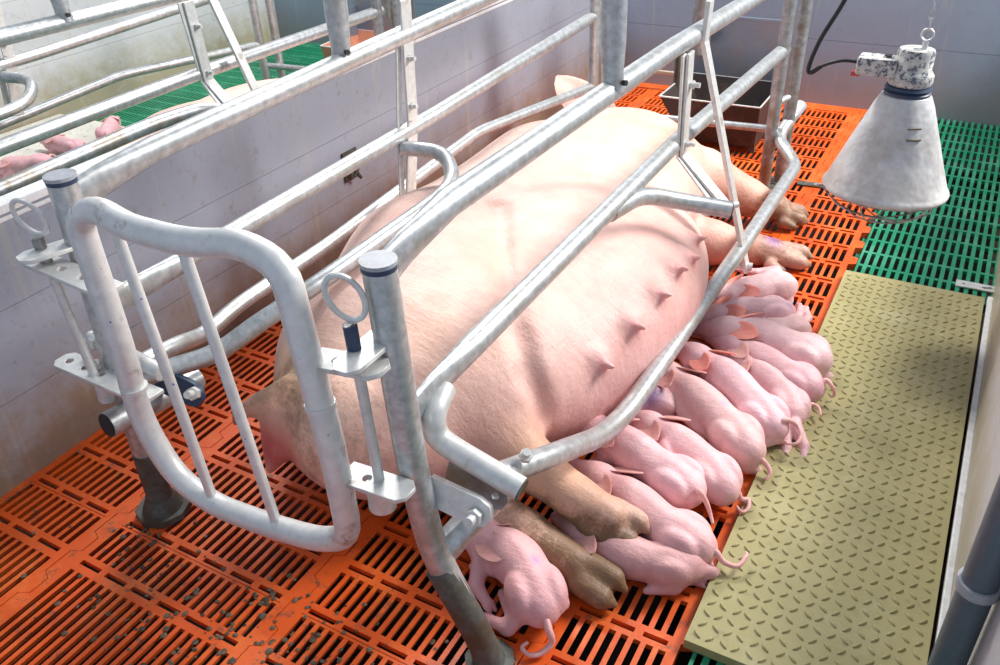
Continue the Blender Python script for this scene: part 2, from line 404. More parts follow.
# ------------------------------------------------------------------ nest mat with raised tread
def nest_mat(name, x0, x1, y0, y1, m, z=.022, step=.0285, **tags):
    mb = MB(); mb.box((x0, y0, 0.001), (x1, y1, z))
    i = 0; y = y0 + .02
    while y < y1 - .012:
        x = x0 + .018; j = 0
        while x < x1 - .012:
            a = math.radians(35 if (i + j) % 2 else -55)
            mb.ell((x + .002 * random.uniform(-1, 1), y, z), (.0098, .0032, .0040), 8, 6, Matrix.Rotation(a + .25, 3, 'Z'))
            x += step * .80; j += 1
        y += step * .92; i += 1
    return mb.build(name, m, bevel=0, **tags)
nest_mat('nest_mat', -.222, .156, .975, 2.468, MAT, label='olive yellow nest mat with raised tread beside the suckling piglets', category='mat')
nest_mat('nest_mat', -3.88, -3.28, .9, 2.468, MATW, step=.06, label='cream nest mat in the next pen, behind the divider', category='mat')

# ------------------------------------------------------------------ farrowing crate
XR, XL = -.657, -1.30
def bolt(mb, c, ax, r=.011, L=.02):
    ax = Vector(ax).normalized(); c = Vector(c); mb.tube([c, c + ax * L * .45], r, 6); mb.tube([c + ax * L * .45, c + ax * L], r * .6, 10)
def make_crate():
    root = empty('farrowing_crate', (-.98, .79, 0), label='galvanised farrowing crate of bent tubes standing around the big sow', category='crate')
    def B(mb, name, m=GALV, parent=root, **k):
        o = mb.build(name, m, parent, **k)
        if parent is root:
            o.data.transform(Matrix.Translation((.98, -.79, 0)))
        return o
    def BP(name, outline, holes, th, M, m=WHITEP, parent=root):
        o = plate(name, outline, holes, th, M, m, parent)
        o.data.transform(Matrix.Translation((.98, -.79, 0))); return o
    def sub(mb, name, m, parent):
        o = mb.build(name, m, parent); o.data.transform(Matrix.Translation((.98, -.79, 0))); return o
    def bolts(*L, name='bolt', m=WHITEP):
        for a in L:
            mb = MB(); bolt(mb, *a); B(mb, name, m)
    # posts at the near end
    pr = B(MB().tube(fillet([(-.648, .79, .765), (-.632, .79, .40), (-.612, .79, .235), (-.535, .79, .07), (-.512, .79, 0)], .07), .0245, 20), 'post')
    sub(MB().tube([(-.648, .79, .765), (-.648, .79, .771)], .0265, 20), 'post_cap', RUB, pr); sub(MB().tube([(-.648, .79, .757), (-.648, .79, .766)], .0255, 20), 'cap_rim', NAVY, pr)
    ft = MB().tube([(-.512, .79, .001), (-.512, .79, .010)], .045, 10); ft.tube([(-.512, .79, 0), (-.52, .79, .03)], [.030, .026], 14); sub(ft, 'foot_plate', GALVD, pr)
    B(MB().tube(fillet([(-.597, .788, .20), (-.535, .79, .07), (-.512, .79, .01)], .07), .0258, 18), 'post_sleeve', GALVD)
    pl = B(MB().tube([(-1.296, .79, .775), (-1.31, .79, .45), (-1.325, .79, .16)], .0245, 20), 'post')
    sub(MB().tube([(-1.296, .79, .775), (-1.296, .79, .781)], .0265, 20), 'post_cap', RUB, pl); sub(MB().tube([(-1.296, .79, .767), (-1.296, .79, .776)], .0255, 20), 'cap_rim', NAVY, pl)
    ft = MB().tube([(-1.322, .79, .17), (-1.325, .79, .06), (-1.325, .79, .03)], [.027, .026, .031], 16); ft.tube([(-1.325, .79, .001), (-1.325, .79, .016)], .058, 8); ft.tube([(-1.325, .79, .012), (-1.325, .79, .045)], [.045, .030], 12); sub(ft, 'foot_plate', GALVD, pl)
    # rails; their near ends are pressed flat onto the posts
    fl = [(1.35, .35), (1.25, .5), (1, 1), (1, 1)]
    B(MB().tube([(XR, .80, .735), (XR, .86, .752), (XR, .98, .772), (XR, 2.0, .757), (-.615, 3.05, .745)], .0235, 18, flat=fl + [(1, 1)]), 'top_rail')
    B(MB().tube([(XL, .80, .727), (XL, .86, .742), (XL, .98, .757), (XL, 2.1, .782), (-1.3, 3.02, .80)], .0235, 18, flat=fl + [(1, 1)]), 'top_rail')
    B(MB().tube([(XR, .82, .470), (XR, .90, .482), (XR, 1.02, .488), (XR, 2.05, .497), (-.615, 3.05, .500)], .0225, 18, flat=fl + [(1, 1)]), 'middle_rail')
    B(MB().tube([(XL, .82, .520), (XL, .90, .522), (XL, 1.02, .524), (XL, 1.9, .535), (-1.3, 2.93, .566), (-1.3, 2.98, .568)], .0205, 18, flat=fl + [(1, 1), (.7, 1)]), 'middle_rail')
    bolts(((XR, .825, .762), (0, 0, 1), .004, .008), ((XL, .825, .752), (0, 0, 1), .004, .008), name='rivet', m=NAVY)
    # curved tube leaving the middle rail, ending in an open cap
    t = B(MB().tube(fillet([(-.650, .92, .468), (-.640, .868, .455), (-.636, .862, .415), (-.60, .866, .395), (-.484, .87, .357)], .05), .0205, 18), 'pivot_tube', WHITEP)
    sub(MB().tube([(-.486, .87, .3575), (-.481, .87, .3562)], .0195, 18), 'end_plug', GALVD, t)
    ro = [(0, -.024), (.09, -.024), (.108, -.018), (.116, 0), (.108, .018), (.09, .024), (0, .024)]
    BP('pivot_bracket', ro, [(.092, 0, .008)], .012, frame_from((-.622, .815, .345), (1, .02, -.13), (0, .35, 1)))
    BP('pivot_bracket', ro, [(.092, 0, .008)], .008, frame_from((-.622, .868, .335), (1, .02, -.13), (0, .35, 1)), GALVW)
    t = B(MB().tube([(-.610, .80, .208), (-.545, .925, .300)], .0265, 20), 'sleeve_tube'); sub(MB().tube([(-.6112, .7978, .2065), (-.6103, .7993, .2075)], .0245, 20), 'end_plug', BLACK, t)
    bolts(((-.532, .808, .333), (.1, -.9, .3), .014, .03), ((-.515, .945, .352), (.3, -.3, .9), .012, .022))
    # lower swing bar on the piglet side
    low = fillet([(-.540, .90, .340), (-.512, 1.03, .290), (-.500, 1.235, .185), (-.494, 1.36, .158), (-.490, 2.28, .148), (-.488, 2.90, .155), (-.590, 3.02, .200), (-.560, 3.16, .262)], [.06, .08, .06, .1, .05, .05])
    lb = B(MB().tube(low, .0215, 18), 'lower_bar'); sub(MB().tube([(-.575, 3.10, .235), (-.554, 3.185, .273)], .0225, 18), 'end_collar', RUB, lb)
    # hangers of flat bar on the right side
    def strip(path, w, th, name='hanger', wd=(0, 1, 0), m=WHITEP):
        mb = MB(); P = [Vector(p) for p in path]; wv = Vector(wd)
        for a, b in zip(P[:-1], P[1:]):
            d = (b - a).normalized(); ww = (wv - d * wv.dot(d)).normalized(); n = d.cross(ww)
            q = [a + ww * w / 2 + n * th / 2, a - ww * w / 2 + n * th / 2, a - ww * w / 2 - n * th / 2, a + ww * w / 2 - n * th / 2]
            r = [x + (b - a) + d * .003 for x in q]; mb.add(q + r, [(0, 1, 2, 3), (7, 6, 5, 4), (0, 4, 5, 1), (1, 5, 6, 2), (2, 6, 7, 3), (3, 7, 4, 0)])
        return B(mb, name, m, smooth=False, bevel=.0015)
    strip([(-.632, 2.045, .735), (-.632, 2.06, .47), (-.50, 2.06, .345)], .042, .008)
    strip([(-.640, 2.02, .735), (-.640, 2.045, .47), (-.52, 2.03, .35)], .026, .006)
    strip([(-.622, 2.135, .84), (-.628, 2.14, .74), (-.465, 2.225, .085)], .034, .012)
    bolts(((-.630, 2.055, .655), (1, 0, 0), .011, .026), ((-.630, 2.06, .50), (1, 0, 0), .010, .026)); B(MB().tube([(-.545, 2.0, .345), (-.48, 2.075, .352)], .009, 10), 'hinge_pin', WHITEP); B(MB().tube([(-.53, 2.21, .10), (-.45, 2.225, .098)], .012, 10), 'hinge_pin', WHITEP)
    t = B(MB().tube(fillet([(-.655, 1.62, .485), (-.64, 1.78, .47), (-.58, 1.885, .420), (-.468, 1.945, .393)], .09), .0215, 18), 'curved_stay')
    sub(MB().tube([(-.470, 1.944, .3934), (-.4655, 1.9465, .3922)], .020, 18), 'end_plug', GALVD, t)
    # left side: hanger plates, finger bars
    strip([(-1.288, 1.80, .86), (-1.288, 1.785, .56), (-1.288, 1.745, .36)], .044, .006)
    strip([(-1.298, 1.775, .80), (-1.310, 1.755, .56), (-1.30, 1.72, .36)], .022, .005)
    bolts(((-1.286, 1.79, .72), (1, 0, 0), .010, .02), ((-1.286, 1.78, .60), (1, 0, 0), .010, .02))
    B(MB().tube(fillet([(-1.275, .78, .372), (-1.20, .93, .364), (-1.16, 1.00, .400), (-1.115, 1.165, .430), (-1.110, 1.63, .438), (-1.12, 1.71, .452), (-1.19, 1.78, .49), (-1.295, 1.73, .50)], [.06, .05, .1, .05, .06, .06]), .0195, 18), 'lower_bar')
    B(MB().tube(fillet([(-1.32, .80, .365), (-1.33, .93, .345), (-1.37, 1.04, .295), (-1.385, 1.16, .302), (-1.39, 1.50, .302), (-1.395, 2.29, .345), (-1.305, 2.99, .305)], .05), .018, 16), 'lower_bar')
    t = B(MB().tube([(-1.29, .715, .305), (-1.27, .92, .287)], .026, 20), 'sleeve_tube'); sub(MB().tube([(-1.2902, .7130, .3052), (-1.2900, .7148, .3050)], .024, 20), 'end_plug', BLACK, t)
    mb = MB().tube([(-1.36, .80, .425), (-1.20, .80, .40)], .016, 14); bolt(mb, (-1.36, .80, .425), (-1, 0, .1), .019, .03); B(mb, 'hinge_pin', WHITEP); bolts(((-1.165, .83, .345), (.3, -.8, .5), .013, .03), ((-1.33, .76, .40), (0, -.5, 1), .011, .024))
    BP('pivot_bracket', ro, [(.092, 0, .008)], .012, frame_from((-1.27, .835, .345), (1, .02, -.13), (0, .35, 1)), NAVY)
    # front (far) posts
    for (x, y, z1) in ((-.612, 3.02, .80), (-.575, 3.10, .80), (-1.30, 3.0, .80), (-1.255, 3.06, .80)):
        p = B(MB().tube([(x, y, z1), (x, y, 0)], .019 if x < -1 else .022, 16), 'post', GALV if x < -1 else GALVW)
        sub(MB().box((x - .045, y - .035, .001), (x + .045, y + .035, .008)), 'foot_plate', GALVD, p)
    B(MB().tube([(-.612, 3.02, .32), (-.575, 3.10, .33)], .012, 10), 'spacer', GALV)
    B(MB().tube([(-1.30, 3.03, .20), (-.60, 3.10, .20)], .014, 12), 'cross_bar', GALV)
    # arches above the crate, pressed flat where they bolt to the top rails
    pts = fillet([(-.652, 1.605, .765), (-.660, 1.605, 1.22), (-1.298, 1.555, 1.24), (-1.305, 1.555, .775)], .12, 8); n = len(pts)
    rr = [.0255] * n
    pts = [Vector((-.652, 1.605, .765)), Vector((-.653, 1.605, .80)), Vector((-.655, 1.605, .87))] + pts[1:-1] + [Vector((-1.304, 1.555, .87)), Vector((-1.305, 1.555, .80)), Vector((-1.305, 1.555, .775))]
    flt = [(.75, 1)] * 2 + [(1, 1)] * (len(pts) - 4) + [(.75, 1)] * 2
    a = B(MB().tube(pts, [.024, .022] + [.0265] * (len(pts) - 4) + [.022, .024], 18), 'arch')
    sub(MB().tube([(-.628, 1.60, .785), (-.620, 1.598, .786)], .006, 10), 'bolt_hole', BLACK, a); sub(MB().tube([(-1.282, 1.545, .795), (-1.276, 1.543, .796)], .006, 10), 'bolt_hole', BLACK, a)
    # rear gate
    G = [(-1.172, .755), (-1.170, .50), (-1.185, .351), (-1.135, .235), (-1.046, .202), (-.904, .214), (-.79, .235), (-.722, .275), (-.725, .462), (-.744, .671), (-.752, .768), (-.82, .79), (-.93, .765), (-1.06, .765), (-1.12, .785)]
    yg = .72
    raw = [(x, yg, z) for x, z in G]
    loop = []
    P = [Vector(p) for p in raw]; m = len(P)
    for i in range(m):
        a_, b_, c_ = P[i - 1], P[i], P[(i + 1) % m]; r_ = min(.06, (a_ - b_).length * .48, (c_ - b_).length * .48)
        p0 = b_ + (a_ - b_).normalized() * r_; p2 = b_ + (c_ - b_).normalized() * r_
        for k in range(5): t = k / 4; loop.append(p0 * (1 - t) ** 2 + b_ * 2 * t * (1 - t) + p2 * t * t)
    loop.append(loop[0]); gate = B(MB().tube(loop, .0215, 18, caps=False, up=(0, 1, 0)), 'rear_gate', GATE)
    sub(MB().tube([(-1.088, .72, .765), (-1.046, .72, .206)], .0092, 12), 'rod', GATE, gate)
    sub(MB().tube([(-.945, .72, .755), (-.890, .72, .222)], .0092, 12), 'rod', GATE, gate)
    sub(MB().tube([(-.7325, .72, .540), (-.733, .72, .548)], .0235, 16), 'weld_ring', GATE, gate); sub(MB().tube([(-1.172, .72, .425), (-1.172, .72, .433)], .0235, 16), 'weld_ring', GATE, gate)
    def arm(x0, x1, z0, z1, hs, y=.738):
        L = math.hypot(x1 - x0, z1 - z0); w_ = .024
        out = [(0, -w_), (L - .012, -w_), (L, -w_ + .012), (L, w_ - .012), (L - .012, w_), (0, w_)]
        o = BP('latch_plate', out, [(h * L, 0, .0085) for h in hs], .006, frame_from((x0, y, z0), (x1 - x0, 0, z1 - z0), (0, 1, .0)), WHITEP, gate); return o
    arm(-1.175, -1.375, .615, .633, (.35, .6, .85)); arm(-1.175, -1.425, .385, .395, (.25, .55, .72, .9), .75)
    arm(-.748, -.618, .612, .630, (.35,)); arm(-.725, -.600, .400, .408, (.35,))
    for (x, z) in ((-1.335, .655), (-.668, .645)):       # tabs on the posts
        BP('post_tab', [(0, -.022), (.085, -.022), (.1, -.01), (.1, .01), (.085, .022), (0, .022)], [], .006, frame_from((x + (.03 if x < -1 else .012), .79, z), (-.35 if x < -1 else 0, -1, 0), (1, 0, 0)))
    B(MB().tube([(-.664, .745, .350), (-.662, .745, .40)], .0225, 16), 'pin_socket', WHITEP); B(MB().tube([(-1.318, .75, .335), (-1.312, .75, .38)], .0165, 16), 'pin_socket', WHITEP)
    for (a_, b_, hv, ra, rb, tilt) in (((-1.338, .74, .678), (-1.322, .745, .36), (.75, .66, 0), .019, .032, -.010), ((-.672, .742, .688), (-.662, .745, .372), (.74, .67, 0), .023, .036, -.010)):
        pin = B(MB().tube([a_, b_], .0085, 12), 'locking_pin', WHITEP); c = Vector(a_); hv = Vector(hv)
        sub(MB().tube([c, c + (Vector(b_) - c) * .2], .0105, 12), 'grip_band', NAVY if a_[0] > -1 else GALVW, pin)
        ring = [c + hv * (math.cos(q) * ra + tilt * math.sin(q)) + Vector((0, 0, rb + .006 + math.sin(q) * rb)) for q in [2 * PI * k / 28 for k in range(29)]]
        sub(MB().tube(ring, .0045, 8, caps=False, up=(hv.y, -hv.x, 0)), 'ring', WHITEP, pin)
    return root
crate = make_crate()
crate2 = copy_tree(crate); crate2.location = (-2.68, .79, 0)
crate2['label'] = 'galvanised crate of the next pen, behind the divider at upper left'
for ch in list(crate2.children):
    if ch.name.startswith('curved_stay'):
        for q in list(ch.children): bpy.data.objects.remove(q)
        bpy.data.objects.remove(ch)
xb = MB().tube(fillet([(-2.03, .70, .50), (-2.05, 1.10, .50), (-2.08, 1.60, .50), (-2.04, 1.80, .50), (-1.90, 1.86, .42)], .08), .0215, 16).build('lower_bar', GALVW, crate2); xb.data.transform(Matrix.Translation((2.68, -.79, 0)))
for o in (crate, crate2): o['group'] = 'farrowing crates'

# ------------------------------------------------------------------ feed trough
def make_trough(m, mf):
    root = empty('feed_trough', (-.91, 3.3, 0), label='stainless steel feed trough with a high back plate at the far end of the crate', category='trough')
    T = Matrix.Translation((.91, -3.3, 0))
    mb = MB(); a = [(-1.12, 3.26, .215), (-.725, 3.30, .205), (-.72, 3.62, .215), (-1.12, 3.62, .215)]; b = [(-1.03, 3.32, .03), (-.735, 3.335, .03), (-.735, 3.58, .03), (-1.03, 3.58, .03)]
    ai = [Vector(p) + (Vector((-.92, 3.46, .2)) - Vector(p)) * .02 for p in a]; bi = [Vector(p) + (Vector((-.92, 3.46, .15)) - Vector(p)) * .06 for p in b]
    mb.add(a + b + ai + bi, [(0, 1, 5, 4), (1, 2, 6, 5), (2, 3, 7, 6), (3, 0, 4, 7), (7, 6, 5, 4), (9, 8, 12, 13), (10, 9, 13, 14), (11, 10, 14, 15), (8, 11, 15, 12), (12, 15, 14, 13), (0, 8, 9, 1), (1, 9, 10, 2), (2, 10, 11, 3), (3, 11, 8, 0)])
    o = mb.build('bowl', m, root, smooth=False); o.data.transform(T)
    mb = MB()
    for p, q in zip(a, a[1:] + a[:1]): mb.tube([p, q], .0035, 8)
    o = mb.build('rim', WHITEP, root); o.data.transform(T)
    mb = MB().box((-1.10, 3.618, .06), (-.722, 3.624, .465)); mb.box((-1.10, 3.606, .455), (-.722, 3.624, .465)); mb.box((-.727, 3.45, .19), (-.722, 3.62, .34))
    o = mb.build('back_plate', mf, root, smooth=False, bevel=.001); o.data.transform(T)
    o = MB().tube([(-1.045, 3.5, .80), (-1.045, 3.5, .335)], .040, 22).build('drop_tube', GALVW, root); o.data.transform(T)
    o = MB().box((-1.13, 3.44, .07), (-1.10, 3.52, .35)).build('drinker_pipe', GALVD, root, bevel=.01); o.data.transform(T)
    for x in (-1.03, -.75):
        for y in (3.36, 3.54): o = MB().box((x - .012, y - .01, .001), (x + .012, y + .01, .032)).build('foot', GALVD, root, smooth=False); o.data.transform(T)
    return root
trough = make_trough(STAIND, STAIN)
trough2 = copy_tree(trough); trough2.location = (-2.80, 3.40, 0); trough2.scale = (-1, 1, 1)
for ch in trough2.children:
    if ch.name.startswith('bowl'): ch.data = ch.data.copy(); ch.data.materials.clear(); ch.data.materials.append(RUST)
trough2['label'] = 'brown and grey feed trough of the next pen, at the top left'
mb = MB().box((-1.20, 3.93, .001), (-1.03, 4.06, .09)); mb.box((-1.5, 3.98, .08), (-.95, 3.995, .10))
mb.build('pipe_box', PANELW, bevel=.004, label='small pale box low on the back wall behind the trough', category='box')

# ------------------------------------------------------------------ heat lamp
def make_lamp():
    L0 = Vector((-.150, 2.2, .41)); root = empty('heat_lamp', L0, label='dusty conical heat lamp hanging on a chain over the nest', category='lamp')
    T = Matrix.Rotation(math.radians(.6), 4, 'Y') @ Matrix.Rotation(math.radians(-2), 4, 'X')
    prof = [(.146, -.002), (.149, .002), (.149, .006), (.145, .012), (.141, .018), (.133, .040), (.103, .120), (.068, .210), (.056, .234), (.046, .238)]
    inner = [(r - .002, z) for r, z in prof[::-1]]; mb = MB(); mb.lathe(prof + inner, 48, T)
    # dents
    vs = []
    for v in mb.v:
        v = Vector(v); a = math.atan2(v.y, v.x); h = v.z
        dent = .010 * math.exp(-((a + 1.9) / .35) ** 2 - ((h - .15) / .05) ** 2) + .008 * math.exp(-((a + .7) / .3) ** 2 - ((h - .17) / .05) ** 2) + .004 * math.sin(a * 3) * math.exp(-((h - .1) / .08) ** 2)
        k = 1 - dent / max(.03, math.hypot(v.x, v.y)); vs.append((v.x * k, v.y * k, v.z))
    mb.v = vs; sh = mb.build('lamp_shade', SHADE, root)
    for zz, rr in ((.152, .0915), (.176, .083)):
        MB().tube([T @ Vector((rr * math.cos(a), rr * math.sin(a), zz)) for a in [-1.25 + .06 * k for k in range(7)]], .0024, 6).build('vent_slot', GALVD, sh)
    MB().lathe([(.0, .236), (.052, .236), (.053, .242), (.048, .246), (.053, .250), (.050, .256), (.0, .262)], 32, T).build('neck_ring', NAVY, root)
    MB().lathe([(.046, .258), (.050, .266), (.050, .282), (.044, .290), (.041, .294), (.041, .332), (.038, .340), (.016, .344), (.0, .345)], 32, T).build('socket', DUSTY, root)
    bx = MB().box((-.118, -.028, .276), (-.030, .028, .318)).build('junction_box', DUSTY, root, smooth=False, bevel=.006)
    MB().box((-.128, -.018, .2705), (-.108, .012, .279)).build('red_switch', RED, bx, smooth=False, bevel=.002)
    MB().box((-.062, -.010, .3215), (-.046, .008, .3235)).build('cover_recess', BLACK, bx, smooth=False)
    # hook and chain
    mb = MB(); z = .345
    mb.tube([(.018, 0, z - .004), (.018, 0, z + .018)], .0065, 10)
    mb.tube([(.018 + .013 * math.sin(q), 0, z + .030 - .013 * math.cos(q)) for q in [2 * PI * k / 20 for k in range(21)]], .0022, 8, caps=False, up=(0, 1, 0)); mb.build('hook', WHITEP, root)
    mb = MB(); zz = z + .043; k = 0
    while zz < .90:
        u = Vector((1, 0, 0)) if k % 2 else Vector((0, 1, 0)); vv = u.cross(Vector((0, 0, 1)))
        c = Vector((.018 + (zz - .39) * .0, 0, zz + .010))
        mb.tube([c + u * .0055 * math.sin(q) + Vector((0, 0, -.0125 * math.cos(q))) for q in [2 * PI * j / 14 for j in range(15)]], .0016, 6, caps=False, up=tuple(vv)); zz += .0205; k += 1
    mb.build('chain', GALV, root)
    cab = spline([(-.116, 0, .300), (-.155, -.004, .300), (-.195, 0, .284), (-.222, .005, .262), (-.230, .006, .275), (-.212, 0, .345), (-.172, .0, .44), (-.14, 0, .56), (-.12, 0, .85)], 8)
    MB().tube(cab, [.0042] * 18 + [.0055] * (len(cab) - 18), 10).build('cable', BLACK, root)
    # wire guard
    mb = MB()
    for R_, dz in ((.143, -.004), (.118, -.038), (.075, -.066)):
        mb.tube([T @ Vector((R_ * math.cos(q), R_ * math.sin(q), dz)) for q in [2 * PI * j / 40 for j in range(41)]], .0021, 6, caps=False, up=(0, 0, 1))
    for a in (0.3, 1.35, 2.4):
        mb.tube(spline([T @ Vector((R_ * math.cos(a), R_ * math.sin(a), dz)) for R_, dz in ((.146, .004), (.143, -.012), (.118, -.038), (.075, -.066), (0, -.082), (-.075, -.066), (-.118, -.038), (-.143, -.012), (-.146, .004))], 5), .0021, 6)
    mb.build('wire_guard', GALVW, root)
    o = MB().ell((0, 0, .10), (.045, .045, .06), 20, 12).build('bulb', simple('bulb_glass', (.8, .8, .78), .2), root)
    return root
make_lamp()

# ------------------------------------------------------------------ small fittings
mb = MB().tube([(.152, .93, 0), (.152, .93, .80)], .022, 20); o = mb.build('corner_post', simple('blue_grey_pipe', (.12, .16, .19), .45, .2), label='dark grey upright pipe by the wall, bottom right corner', category='post')
MB().tube([(.152, .93, .405), (.152, .93, .420)], .0265, 20).build('collar', RUB, o)
def clip(x, y, rz, label, m=WHITEP):
    M = Matrix.Translation((x, y, 0)) @ Matrix.Rotation(rz, 4, 'Z')
    o = plate('floor_clip', [(-.05, -.018), (.05, -.018), (.05, .018), (-.05, .018)], [(-.03, 0, .005), (.026, 0, .009)], .004, Matrix.Translation((0, 0, .004)), m, None)
    o.matrix_world = M; o['label'] = label; o['category'] = 'clip'; o['group'] = 'metal floor clips'
    MB().tube([(.01, 0, .004), (.042, 0, .012)], .004, 8).build('latch', GALV, o)
clip(.128, 2.56, 0, 'pale metal clip on the green slats by the right wall')
clip(-.46, 3.12, .1, 'dark metal clip on the orange slats at the foot of the front post', GALVD)
for (y, z, lab) in ((3.35, .33, 'small dark wing hook high on the divider wall near the far post'), (1.98, .30, 'rusty metal bracket low on the divider wall behind the sow')):
    if y > 3: mb = MB().tube([(-1.69, y, z), (-1.665, y, z)], .006, 8); mb.tube([(-1.668, y - .03, z + .012), (-1.660, y, z), (-1.668, y + .035, z + .003)], .004, 8)
    else: mb = MB().box((-1.689, y - .035, z - .05), (-1.683, y + .035, z + .045)); mb.tube([(-1.683, y - .01, z + .03), (-1.66, y - .012, z - .01), (-1.66, y + .012, z - .045)], .006, 8); mb.tube([(-1.66, y - .02, z - .03), (-1.66, y + .025, z + .01)], .005, 8)
    mb.build('wall_hook' if y > 3 else 'wall_bracket', GALVD, label=lab, category='hook' if y > 3 else 'bracket')
# dried manure crumbs on the slats
mb = MB()
for cx, cy, s, n in ((-1.32, .77, .05, 22), (-1.20, .62, .12, 60), (-.98, .60, .14, 90), (-.80, .62, .10, 50), (-.95, .70, .10, 35), (-.72, .60, .06, 24), (-.50, .79, .05, 26), (-1.28, .74, .06, 20)):
    for i in range(n):
        x = random.gauss(cx, s); y = random.gauss(cy, s * .6); r = random.uniform(.001, .0055)
        mb.ell((x, y, .001), (r * random.uniform(.8, 1.6), r * random.uniform(.8, 1.6), r * .4), 7, 5)
mb.build('manure_crumbs', MANURE, smooth=True, kind='stuff', label='scattered dry manure crumbs on the orange slats', category='manure')

# ------------------------------------------------------------------ sow
def claws(tip, d, up, side, s=1.0):
    """prims for one cloven foot: two claws and two dewclaws; tip = end point, d = pointing direction"""
    tip = np.array(tip); d = np.array(d, float); d /= np.linalg.norm(d); side = np.array(side, float); side -= d * (side @ d); side /= np.linalg.norm(side); up = np.cross(side, d); up *= np.sign(up[2]) if abs(up[2]) > .1 else 1
    out = []
    for sg in (-1, 1):
        o_ = side * sg * .0215 * s
        out.append(('c', (tip - d * .075 * s + o_ * .8, tip - d * .030 * s + o_ * .95, .024 * s, .0205 * s), .004))
        out.append(('c', (tip - d * .034 * s + o_ * .95, tip - d * .004 * s + o_ * .70 - up * .006, .0205 * s, .0075 * s), .0012))
    return out
def make_sow():
    pr = [
        ('e', ((-.90, 1.76, .205), (.405, .56, .205)), .05),
        ('e', ((-.92, 1.36, .215), (.33, .34, .205)), .06),
        ('e', ((-.95, 1.13, .20), (.235, .24, .19)), .06),
        ('e', ((-.98, 2.26, .205), (.325, .42, .215)), .06),
        ('e', ((-.95, 2.45, .22), (.255, .27, .195)), .06),
        ('e', ((-1.05, 2.72, .15), (.21, .24, .145)), .07),
        ('c', ((-1.14, 2.90, .12), (-1.08, 3.12, .075), .12, .065), .06),
        ('c', ((-1.08, 3.10, .075), (-1.07, 3.20, .065), .05, .048), .03),
        ('c', ((-1.10, 1.22, .215), (-1.165, 1.60, .215), .165, .185), .10), ('c', ((-1.165, 1.60, .205), (-1.165, 2.25, .205), .190, .19), .10),
        # udder
        ('e', ((-.74, 1.80, .15), (.24, .42, .155)), .07),
        ('e', ((-.73, 1.55, .14), (.20, .33, .15)), .07),
        # hip mound and haunch of the upper hind leg
        ('e', ((-.98, 1.40, .25), (.19, .24, .175)), .05),
        ('c', ((-.93, 1.24, .23), (-.79, 1.20, .20), .185, .145), .03),
        ('c', ((-.79, 1.20, .20), (-.70, 1.165, .165), .135, .085), .03),
        ('c', ((-.70, 1.165, .165), (-.60, 1.142, .138), .078, .052), .025),
        ('c', ((-.60, 1.142, .138), (-.50, 1.120, .115), .050, .043), .02),
        ('c', ((-.50, 1.120, .115), (-.43, 1.118, .100), .043, .038), .015),
        # hock knob
        ('e', ((-.775, 1.085, .145), (.055, .050, .055)), .012),
        # lower hind leg
        ('c', ((-.78, 1.09, .080), (-.68, 1.055, .075), .07, .052), .02),
        ('c', ((-.68, 1.055, .075), (-.57, 1.037, .065), .050, .043), .02),
        ('c', ((-.57, 1.037, .065), (-.46, 1.021, .050), .043, .037), .015),
        # upper front leg
        ('c', ((-.90, 2.52, .21), (-.745, 2.65, .165), .14, .092), .05),
        ('c', ((-.745, 2.65, .165), (-.60, 2.71, .095), .088, .062), .03),
        ('c', ((-.60, 2.70, .095), (-.50, 2.745, .055), .060, .046), .02),
        # lower front leg
        ('c', ((-.80, 2.33, .10), (-.62, 2.38, .07), .095, .070), .03),
        ('c', ((-.62, 2.38, .07), (-.44, 2.445, .045), .066, .044), .02),
    ]
    # crease between belly and haunch, flank hollow, shoulder hollow
    pr += [('x', ((-.98, 1.68, .455), (.10, .10, .045)), .06),
           *[('xc', (a_, b_, .016, .016), .035) for a_, b_ in zip(CREASE[:-1], CREASE[1:])],
           ('x', ((-.80, 2.46, .45), (.10, .10, .06)), .06)]
    pr += claws((-.348, 1.122, .070), (1, .02, -.30), None, (0, 1, .5), 1.1) + claws((-.350, 1.004, .030), (1, -.12, -.16), None, (.1, 1, .4), 1.1)
    pr += claws((-.395, 2.772, .032), (1, .35, -.2), None, (-.4, 1, .2), 1.15) + claws((-.322, 2.478, .028), (1, .15, -.1), None, (-.15, 1, .2), 1.2)
    dew = [((-.465, 1.092, .085), (-.415, 1.077, .072)), ((-.488, 1.020, .045), (-.443, .995, .030)), ((-.455, 1.125, .060), (-.415, 1.12, .050)), ((-.47, 2.70, .030), (-.43, 2.70, .02)), ((-.43, 2.385, .028), (-.39, 2.385, .02))]
    for a, b in dew: pr.append(('c', (a, b, .022, .012), .006))
    # teats
    teats = TEATS
    for (p, n) in teats:
        p = np.array(p); n = np.array(n, float)
        pr.append(('e', (tuple(p - n * .010), (.024, .024, .024)), .03)); pr.append(('c', (tuple(p - n * .003), tuple(p + n * .036), .0120, .0070), .010))
    # vulva and tail root
    pr += [('e', ((-1.045, .925, .238), (.052, .050, .072)), .006), ('c', ((-1.05, .90, .205), (-1.068, .880, .150), .036, .010), .008), ('xc', ((-1.05, .872, .28), (-1.055, .865, .19), .008, .007), .012), ('e', ((-.93, .97, .24), (.10, .10, .13)), .03),
           ('c', ((-1.05, .96, .30), (-1.11, .93, .265), .034, .026), .02), ('c', ((-1.11, .93, .265), (-1.19, .94, .215), .026, .014), .01)]
    f = body_sdf(pr)
    V, F = surface_nets(f, (-1.46, .84, -.02), (-.30, 3.30, .48), .0080)
    V = smooth_verts(V, F, 2, .4)
    # skin folds and flesh undulation
    col = np.tile(np.array([.86, .58, .49]), (len(V), 1))
    col = blend(col, V, (-.62, 1.65, .12), (.24, .60, .22), (.78, .36, .39), .8)
